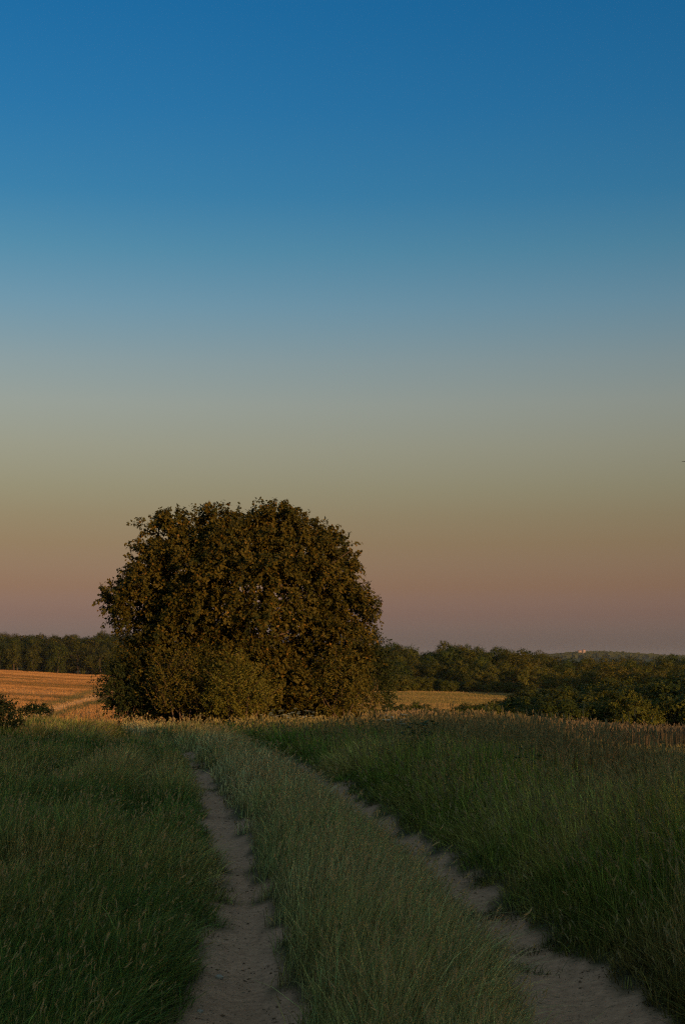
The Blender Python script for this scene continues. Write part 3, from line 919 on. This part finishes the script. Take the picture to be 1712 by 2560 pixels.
count = {'n': 0}
def far_tree(name, label, group, px, d, top_py, protos, widen=1.0, color=(1, 1, 1), cat='tree'):
    g = random.Random(1000 + count['n']); count['n'] += 1
    X = sight(px, 1640, d)[0]; zb = float(terrain(X, d)) - .15
    top = sight(px, top_py, d)[2]
    h = max(1.5, top - zb)
    me, mt = protos[g.randrange(len(protos))]
    s = h * widen
    root = thing(name, label, cat, (X, d, zb), group, g.random() * 6.28, (s, s, h))
    j = .85 + .3 * g.random()
    c = mesh_obj('crown', None, None, parent=root, shared=me); c.color = (color[0] * j, color[1] * j, color[2] * j, 1)
    mesh_obj('trunk', None, None, parent=root, shared=mt)
    return root

g = random.Random(5)
TONES = [('dark green', (.62, .78, .68)), ('olive', (.95, .92, .72)), ('brownish olive', (1.1, .92, .70)), ('mid green', (.78, .88, .68))]
def wood_row(px0, px1, step, d, jd, topf, dtop, jt, protos, widen, row, sections, group):
    px = px0
    while px < px1:
        px += g.uniform(*step)
        tone, col_ = g.choice(TONES)
        if d > 500: col_ = tuple(q * .78 for q in col_)
        wd = g.uniform(*widen)
        shape = 'broad' if wd > (widen[0] + widen[1]) / 2 else 'narrow'
        where = [t_ for lim, t_ in sections if px < lim][0]
        far_tree('wood_tree', '%s %s tree, %s of wood %s' % (shape, tone, row, where), group, px, d + g.uniform(-jd, jd), float(topf(px)) + dtop + g.uniform(*jt), protos, wd, col_)
# wood beyond the stubble field (left)
ftop = pchip([-200, 0, 60, 120, 300, 450, 600, 780, 900], [1590, 1586, 1580, 1584, 1582, 1590, 1596, 1600, 1600])
secL = [(90, 'above the golden stubble field'), (190, 'above the tramlines of the golden field'), (9e9, 'behind the left side of the round tree')]
for row, d, dtop, st in (('front edge', 560, 20, (34, 62)), ('middle', 582, 8, (18, 27)), ('back row', 602, 0, (17, 26))):
    wood_row(-110, 310, st, d, 6, ftop, dtop, (-4, 10), FAR + TALLT, (.8, 1.05), row, secL, 'trees of the wood above the stubble field')
# wood beyond the small right field
rtop = pchip([600, 930, 1000, 1060, 1110, 1180, 1225, 1290, 1340, 1400, 1500, 1560, 1620, 1665, 1712, 1800],
             [1604, 1598, 1605, 1620, 1608, 1602, 1618, 1612, 1626, 1638, 1640, 1642, 1641, 1632, 1642, 1640])
secR = [(1040, 'beside the round tree'), (1160, 'above the hedge of the small field'), (1280, 'behind the pale feathery trees'), (1400, 'behind the slim pale trees'),
        (1560, 'below the distant ridge buildings'), (9e9, 'behind the high end of the thicket')]
for row, d, dtop, st in (('front edge', 332, 34, (38, 66)), ('middle', 352, 12, (26, 40)), ('back row', 385, 2, (24, 38))):
    wood_row(880, 1770, st, d, 6, rtop, dtop, (-3, 12), FAR, (.85, 1.1), row, secR, 'trees of the wood behind the small field')
# hedge along the field's far edge
px = 900
while px < 1285:
    px += g.uniform(11, 17)
    tone_n, tone_c = g.choice([('yellowish', (1.35, 1.2, .9)), ('olive', (1.1, 1.05, .8)), ('dark green', (.8, .9, .7))])
    far_tree('hedge_bush', '%s hedge bush along the small field, %s' % (tone_n, 'beside the round tree' if px < 1040 else 'in the hedge middle' if px < 1160 else 'below the pale feathery trees'), 'hedge bushes along the field', px, 308 + g.uniform(-2, 2), 1690 + (px - 960) * .065 + g.uniform(-6, 6), MID, g.uniform(.9, 1.2), tone_c, cat='bush')
# paler trees standing out of the wood
for px, top, wd, nm in [(1190, 1668, .62, 'pale feathery tree'), (1222, 1655, .70, 'pale feathery tree'), (1310, 1668, .55, 'slim pale tree'), (1350, 1662, .7, 'slim pale tree')]:
    far_tree('pale_tree', '%s standing in front of the dark wood beyond the field' % nm, 'pale trees before the wood', px, 318, top, TALLT, wd * 1.5, (1.45, 1.35, 1.3))
for px, d, top, wd, tn, tc_ in [(1370, 295, 1685, .9, 'small greenish', (1.0, 1.05, .8)), (1420, 290, 1668, 1.1, 'broad olive', (1.3, 1.12, .9)), (1470, 280, 1675, .95, 'dark olive', (.85, .85, .7)),
                             (1530, 285, 1655, 1.15, 'tall broad golden olive', (1.5, 1.22, .95)), (1560, 270, 1665, .9, 'narrow brownish', (1.3, 1.0, .8)), (1585, 300, 1650, 1.0, 'tall greenish', (1.0, 1.05, .8)),
                             (1620, 265, 1672, 1.2, 'wide golden olive', (1.5, 1.22, .95)), (1660, 270, 1678, .9, 'small brownish', (1.3, 1.0, .8)), (1700, 255, 1668, 1.0, 'bright yellowish', (1.7, 1.3, .9)), (1735, 250, 1665, 1.1, 'plain green', (1.0, 1.1, .85))]:
    far_tree('olive_tree', '%s tree between the dark wood and the bushy thicket' % tn, 'olive trees behind the thicket', px, d, top, FAR, wd, tc_)
# thicket nearer to the viewer
mtop = pchip([1120, 1180, 1255, 1300, 1350, 1400, 1450, 1500, 1550, 1600, 1650, 1712, 1800], [1790, 1768, 1748, 1730, 1728, 1712, 1720, 1708, 1698, 1704, 1696, 1688, 1680])
for row, (d, dt, stp) in enumerate([(112, 38, 44), (124, 18, 44), (140, 0, 40)]):
    px = 1105 + 15 * row + (40 if row == 2 else 0)
    while px < 1810:
        px += g.uniform(stp * .75, stp * 1.2)
        tone_n, tone_c = g.choice([('yellowish', (1.1, 1.05, .75)), ('olive', (.95, .95, .7)), ('dark green', (.68, .80, .62))])
        where = [t_ for lim, t_ in ((1260, 'by the small field'), (1420, 'below the slim pale trees'), (1570, 'below the olive trees'), (9e9, 'at its high end')) if px < lim][0]
        far_tree('thicket_bush', '%s bush in the %s of the thicket, %s' % (tone_n, ('front', 'middle', 'rear')[row], where), 'bushes of the thicket beyond the grain', px, d + g.uniform(-4, 4), min(1800, float(mtop(px)) + dt + g.uniform(-5, 14)), MID, g.uniform(.95, 1.25), tone_c, cat='bush')
# low bushes in front of the small field
for px, top, d, c_ in [(985, 1762, 100, (.8, .9, .8)), (1012, 1780, 96, (1.5, 1.3, .9)), (1050, 1757, 102, (.8, .95, .8)), (1080, 1778, 98, (1.1, 1.1, .8)), (1110, 1775, 100, (1.5, 1.3, .9)), (1135, 1772, 104, (.9, .95, .8)), (1165, 1762, 106, (.75, .85, .75)), (1195, 1764, 106, (.75, .85, .75)), (1225, 1756, 112, (.8, .9, .8)), (955, 1775, 100, (1.0, 1.0, .8))]:
    far_tree('low_bush', 'yellowish low bush before the small right field' if c_[0] > 1.3 else 'green low bush before the small right field', 'low bushes before the small field', px, d, top, MID, 1.0, c_, cat='bush')

# ------------------------------------------------------------------ far ridge wood and buildings on it
g2 = np.random.default_rng(77)
n = 5200
rx = (.105 + .145 * g2.random(n)) * 3500; ry = 3500 + g2.normal(0, 160, n)
rz = terrain(rx, ry) + 9.0 * g2.random(n) ** .7
c0 = np.stack([rx, ry, rz], -1)
sz = 2.2 + 2.2 * g2.random(n)
q = g2.normal(0, 1, (n, 4, 3)) * .35 + np.array([[-1, 0, -.8], [1, 0, -.8], [1, 0, .8], [-1, 0, .8]])
Vr = (c0[:, None] + q * sz[:, None, None]).reshape(-1, 3)
Fr = np.arange(n * 4).reshape(-1, 4)
Tr = np.repeat(np.stack([g2.random(n), np.zeros(n), np.zeros(n)], -1), 4, 0)
o = mesh_obj('distant_wood', Vr, Fr, M_dark, attrs={'tint': Tr})
tag(o, 'bluish distant wood along the far ridge', None, kind='stuff')

M_wall = plain_mat('pink_render', (.42, .29, .235)); M_roof = plain_mat('red_roof', (.32, .14, .09)); M_pane = plain_mat('dark_pane', (.05, .05, .06), .2)
def box(x0, x1, y0, y1, z0, z1):
    v = np.array([(x, y_, z) for z in (z0, z1) for y_ in (y0, y1) for x in (x0, x1)], float)
    f = np.array([(0, 2, 3, 1), (4, 5, 7, 6), (0, 1, 5, 4), (2, 6, 7, 3), (0, 4, 6, 2), (1, 3, 7, 5)])
    return v, f
for px, w, hh_, lab in [(1448, 8.4, 15.5, 'wider pale pink building on the distant wooded ridge'), (1458, 6.5, 16.2, 'narrower pale pink building on the distant wooded ridge')]:
    X, Y = sight(px, 1628, 3380)[0], 3380.0
    zb = float(terrain(X, Y)) - .3
    bld = thing('building', lab, 'building', (X, Y, zb), 'buildings on the far ridge')
    v, f = box(-w / 2, w / 2, -5, 5, 0, hh_); mesh_obj('wall', v, f, M_wall, bld)
    v = np.array([(-w / 2 - .4, -5.4, hh_), (w / 2 + .4, -5.4, hh_), (w / 2 + .4, 5.4, hh_), (-w / 2 - .4, 5.4, hh_), (-w / 2 + 1, 0, hh_ + 1.6), (w / 2 - 1, 0, hh_ + 1.6)])
    f = np.array([(0, 1, 5, 4), (2, 3, 4, 5), (1, 2, 5, 5), (3, 0, 4, 4)])
    me = bpy.data.meshes.new('roof'); me.from_pydata([tuple(a) for a in v], [], [(0, 1, 5, 4), (2, 3, 4, 5), (1, 2, 5), (3, 0, 4), (3, 2, 1, 0)]); me.materials.append(M_roof)
    mesh_obj('roof', None, None, parent=bld, shared=me)
    for k in range(3):
        for r_ in range(4):
            xx = -w / 2 + w * (k + .5) / 3
            v, f = box(xx - .5, xx + .5, -5.06, -4.9, 3 + r_ * 3.1, 4.4 + r_ * 3.1); mesh_obj('window', v, f, M_pane, bld)

# ------------------------------------------------------------------ weeds and flowers
M_flower = plain_mat('white_florets', (.60, .56, .42), .8, .1, 40)
M_stemg = plain_mat('weed_stems', (.07, .085, .03), .7)
M_dock = plain_mat('dock_seeds', (.075, .045, .025), .8, .3, 30)
M_weed = leaf_mat('weed_leaves', (.020, .040, .012), (.040, .065, .020), (.06, .07, .02), .2)
M_dryb = plain_mat('dry_reed', (.42, .22, .08), .7)

def umbel_plant(px, d, h, seed, label, group):
    g = np.random.default_rng(seed)
    X = sight(px, 1800, d)[0]; zb = float(terrain(X, d))
    root = thing('white_flower', label, 'flower', (X, d, zb), group)
    parts = []; fl = []
    for s in range(5):
        a = g.random() * 6.28; top = np.array([.14 * math.cos(a), .14 * math.sin(a), h * (.75 + .3 * g.random())])
        pth = stem_path((0, 0, -.03), top, g, .1, 5); parts.append(tube(pth, .003 * np.linspace(1, .6, 5), 4))
        for k in range(16):
            ang = k * 2.4; r_ = .045 * math.sqrt(k / 16)
            c = pth[-1] + np.array([r_ * math.cos(ang), r_ * math.sin(ang), .012 - r_ * .15])
            parts.append(tube(np.array([pth[-1] - [0, 0, .03], c]), [.0012, .001], 3))
            w_ = .0045
            fl.append((np.array([c + [w_, 0, .002], c + [0, w_, .004], c + [-w_, 0, .002], c + [0, -w_, .004], c + [0, 0, .008]]), np.array([(0, 1, 4, 4), (1, 2, 4, 4), (2, 3, 4, 4), (3, 0, 4, 4)])))
    v, f = join(parts); mesh_obj('stem', v, f, M_stemg, root)
    v, f = join(fl); f3 = f[:, :3]; mesh_obj('flower_heads', v, f3, M_flower, root)

for i, (px, d) in enumerate([(690, 33), (715, 32.5), (735, 33), (708, 31), (750, 31), (668, 33.5), (780, 30)]):
    umbel_plant(px, d, .62, 600 + i, 'white umbel flower in the tall grass beside the track bend', 'white flowers at the bend')
for i, (px, d) in enumerate([(978, 22.5), (990, 22.3), (1000, 22.8)]):
    umbel_plant(px, d, .66, 620 + i, 'white umbel flower beside the dark leafy weed', 'white flowers by the dark weed')

def leafy_weed(px, d, h, seed, label, name='leafy_weed', nst=7, mat=None, leaf=.11):
    g = np.random.default_rng(seed)
    X = sight(px, 1800, d)[0]; zb = float(terrain(X, d))
    root = thing(name, label, 'plant', (X, d, zb))
    parts = []; LV = []
    for s in range(nst):
        a = g.random() * 6.28
        pth = stem_path((0, 0, -.03), (.22 * math.cos(a), .22 * math.sin(a), h * (.6 + .4 * g.random())), g, .1, 7)
        parts.append(tube(pth, .004 * np.linspace(1, .5, 7), 4))
        for k in range(1, 7):
            for b in range(3):
                a2 = g.random() * 6.28
                dv = np.array([math.cos(a2), math.sin(a2), -.1 + .4 * g.random()]); dv /= np.linalg.norm(dv)
                sd = np.cross(dv, [0, 0, 1]); l_ = leaf * (.6 + .5 * g.random())
                p0 = pth[k]
                LV.append(np.array([p0, p0 + dv * l_ * .4 + sd * l_ * .28, p0 + dv * l_ - [0, 0, .25 * l_], p0 + dv * l_ * .4 - sd * l_ * .28]))
    v, f = join(parts); mesh_obj('stem', v, f, M_stemg, root)
    v = np.concatenate(LV); m = len(LV); b = (np.arange(m) * 4)[:, None]
    f = np.concatenate([b + [0, 1, 2], b + [0, 2, 3]])
    T = np.repeat(np.stack([g.random(m), np.zeros(m), np.zeros(m)], -1), 4, 0)
    mesh_obj('foliage', v, f, mat or M_weed, root, attrs={'tint': T})
leafy_weed(1030, 20.5, .66, 701, 'dark broad-leaved weed clump in the grass beside the right track', nst=12, leaf=.13)
leafy_weed(1335, 15.5, .62, 702, 'small dark weed half buried in the tall bank grass', nst=5, leaf=.10)

def dock(px, d, h, seed, label):
    g = np.random.default_rng(seed)
    X = sight(px, 1800, d)[0]; zb = float(terrain(X, d))
    root = thing('dock_weed', label, 'plant', (X, d, zb), 'dock stalks on the meadow edge')
    pth = stem_path((0, 0, -.03), (g.normal(0, .10), g.normal(0, .10), h), g, .12, 8)
    v, f = tube(pth, .006 * np.linspace(1, .4, 8), 5); mesh_obj('stem', v, f, M_stemg, root)
    LV = []
    for k in range(70):
        s = .45 + .55 * g.random(); i = s * 7; p0 = pth[int(i)] + (pth[min(7, int(i) + 1)] - pth[int(i)]) * (i - int(i))
        c = p0 + g.normal(0, .020 * (1.35 - s), 3); r_ = .008
        LV.append(c + np.array([[r_, 0, 0], [0, r_, .3 * r_], [-r_, 0, r_ * .5], [0, -r_, -r_]]))
    v = np.concatenate(LV); b = (np.arange(len(LV)) * 4)[:, None]
    mesh_obj('seed_head', v, np.concatenate([b + [0, 1, 2], b + [0, 2, 3], b + [0, 3, 1], b + [1, 3, 2]]), M_dock, root)
for i, (px, d, h) in enumerate([(140, 36, .75), (150, 36, .65), (183, 35.5, .80), (219, 36, .72), (229, 36, .85), (249, 36.5, .9), (262, 36, .62), (112, 37, .6), (200, 37, .55)]):
    dock(px, d, h, 720 + i, 'upright dock stalk silhouetted before the stubble field')

def dry_reed(px, d, h, seed, label):
    g = np.random.default_rng(seed)
    X = sight(px, 1800, d)[0]; zb = float(terrain(X, d))
    root = thing('dry_reed', label, 'plant', (X, d, zb), 'dry reeds in the bank grass')
    s = np.linspace(0, 1, 9)[:, None]
    a = g.random() * .6 + (0 if seed % 2 else 2.6)
    for nm, hh_ in (('stem', 1.0), ('blade', .95)):
        dirx = np.array([math.cos(a), math.sin(a) * .3, 0])
        pth = np.concatenate([dirx * (h * .22 * s ** 4), 0 * s, 0 * s], 1)[:, :3] * 0 + dirx * (h * .25 * s ** 4) + np.array([0, 0, 1]) * (h * hh_ * (s - .12 * s ** 5))
        v, f = tube(pth, .006 * np.linspace(1, .35, 9), 4)
        if nm == 'blade': v = v * np.array([1, 1, .92]) + [.02, 0, 0]
        mesh_obj(nm, v, f, M_dryb, root)
for i, (px, d, h) in enumerate([(1375, 15.2, .78), (1400, 14.8, .86), (1410, 15, .80), (1512, 15, .9), (1520, 15.4, .8), (1660, 14.5, .85)]):
    dry_reed(px, d, h, 740 + i, 'dry orange reed bent over in the bank grass')

# stones lying in the tracks
M_stone = plain_mat('pale_stone', (.30, .26, .22), .9, .25, 12)
def stone(px, py, r_, seed, label):
    g = np.random.default_rng(seed)
    d = 7.0
    for _ in range(12):
        X, Y, Z = sight(px, py, d); gz = float(terrain(X, d)); d += (Z - gz) * 4
    X, Y, Z = sight(px, py, d)
    u_ = np.linspace(0, math.pi, 6)[1:-1]; w_ = np.linspace(0, 2 * math.pi, 9)[:-1]
    v = [(0, 0, .6)] + [(math.sin(a) * math.cos(b) * (1 + .25 * g.normal() * .5), math.sin(a) * math.sin(b) * (1 + .15 * g.normal()), .6 * math.cos(a)) for a in u_ for b in w_] + [(0, 0, -.6)]
    f = [(0, 1 + k, 1 + (k + 1) % 8) for k in range(8)]
    for i in range(3):
        for k in range(8):
            f.append((1 + i * 8 + k, 1 + (i + 1) * 8 + k, 1 + (i + 1) * 8 + (k + 1) % 8, 1 + i * 8 + (k + 1) % 8))
    f += [(33, 25 + (k + 1) % 8, 25 + k) for k in range(8)]
    me = bpy.data.meshes.new('stone'); me.from_pydata([tuple(np.array(q) * r_) for q in v], [], f); me.materials.append(M_stone)
    o = mesh_obj('stone', None, None, shared=me); o.location = (X, d, float(terrain(X, d)) + r_ * .2)
    tag(o, label, 'stone')
stone(548, 2446, .026, 1, 'pale stone lying in the left wheel track')
stone(500, 2530, .016, 2, 'small stone near the bottom of the left wheel track')
stone(1130, 2240, .014, 3, 'small stone in the right wheel track')

g3 = np.random.default_rng(55)
x, y = sample_wedge(26000, 4.8, 26, -.2, .3, 1.1, 15)
ok = dirt_mask(x, y) > .4
x, y = x[ok], y[ok]
ok = vnoise(x, y, .5, 65) + .35 * g3.random(len(x)) > .12
x, y = x[ok], y[ok]
n = len(x)
r_ = (.0025 + .007 * g3.random(n) ** 4) * (1 + .02 * y)
P0 = np.stack([x, y, terrain(x, y) + r_ * .25], -1)
octa = np.array([(1, 0, 0), (0, 1, 0), (-1, 0, 0), (0, -1, 0), (0, 0, .7), (0, 0, -.6)])
ang = g3.random(n) * 6.28
rot_ = np.stack([np.stack([np.cos(ang), -np.sin(ang)], -1), np.stack([np.sin(ang), np.cos(ang)], -1)], 1)
vv = octa[None] * (1 + .35 * g3.normal(0, 1, (n, 6, 3))) * np.array([1.4, .9, .8])
vv[:, :, :2] = np.einsum('nij,nkj->nki', rot_, vv[:, :, :2])
vv = (P0[:, None] + vv * r_[:, None, None]).reshape(-1, 3)
ff = np.array([(0, 1, 4), (1, 2, 4), (2, 3, 4), (3, 0, 4), (1, 0, 5), (2, 1, 5), (3, 2, 5), (0, 3, 5)])
ff = ((np.arange(n) * 6)[:, None, None] + ff[None]).reshape(-1, 3)
T = np.repeat(np.stack([g3.random(n), np.zeros(n), np.zeros(n)], -1), 6, 0)
M_clod = leaf_mat('earth_crumbs', (.10, .066, .042), (.30, .19, .125), (.3, .2, .1), 0.0, rough=.95)
tag(mesh_obj('earth_crumbs', vv, ff, M_clod, attrs={'tint': T}), 'loose crumbs of earth and litter in the wheel tracks', None, kind='stuff')

# ------------------------------------------------------------------ bird
M_bird = plain_mat('black_feathers', (.012, .012, .013), .5)
BX, BY, BZ = sight(1703, 1153, 45)
bird = thing('bird', 'black bird flying with spread wings at the edge of the sky', 'bird', (BX + .42, BY, BZ - .06))
s = np.linspace(-1, 1, 9)
v, f = tube(np.stack([0 * s, s * .2, .01 * np.cos(s)], -1), .055 * np.sqrt(np.clip(1.05 - s ** 2, .02, 1)), 8); mesh_obj('body', v, f, M_bird, bird, smooth=True)
for sg in (-1, 1):
    sp_ = np.linspace(0, 1, 7)
    lead = np.stack([sg * (.03 + .40 * sp_), .07 - .10 * sp_ ** 2, .06 * np.sin(sp_ * 2.2)], -1)
    trail = lead + np.stack([0 * sp_, -.16 * (1 - sp_ ** 2) - .015, 0 * sp_ - .004], -1)
    v = np.concatenate([lead, trail, lead + [0, 0, -.012], trail + [0, 0, -.006]]); k = np.arange(6)
    f = np.concatenate([np.stack([k, k + 1, k + 8, k + 7], -1), np.stack([k + 14, k + 21, k + 22, k + 15], -1), np.stack([k, k + 14, k + 15, k + 1], -1), np.stack([k + 7, k + 8, k + 22, k + 21], -1)])
    mesh_obj('wing', v, f, M_bird, bird)
v = np.array([(-.03, -.18, .01), (.03, -.18, .01), (.06, -.34, .0), (-.06, -.34, .0), (0, -.18, -.01), (0, -.34, -.012)])
mesh_obj('tail', v, np.array([(0, 1, 2, 3), (0, 3, 5, 4), (1, 4, 5, 2)]), M_bird, bird)

# ------------------------------------------------------------------ evening haze
hm, N, L, out = new_mat('evening_haze')
pv = N.new('ShaderNodeVolumePrincipled')
pv.inputs['Color'].default_value = (.80, .86, 1.0, 1)
pv.inputs['Density'].default_value = 0.00003
pv.inputs['Anisotropy'].default_value = 0.0
L.new(pv.outputs[0], out.inputs['Volume'])
v, f = box(-7000, 7000, -7000, 7000, -60, 24)
tag(mesh_obj('haze', v, f, hm), 'thin evening haze over the valley', None, kind='stuff')
scene.cycles.volume_bounces = 0
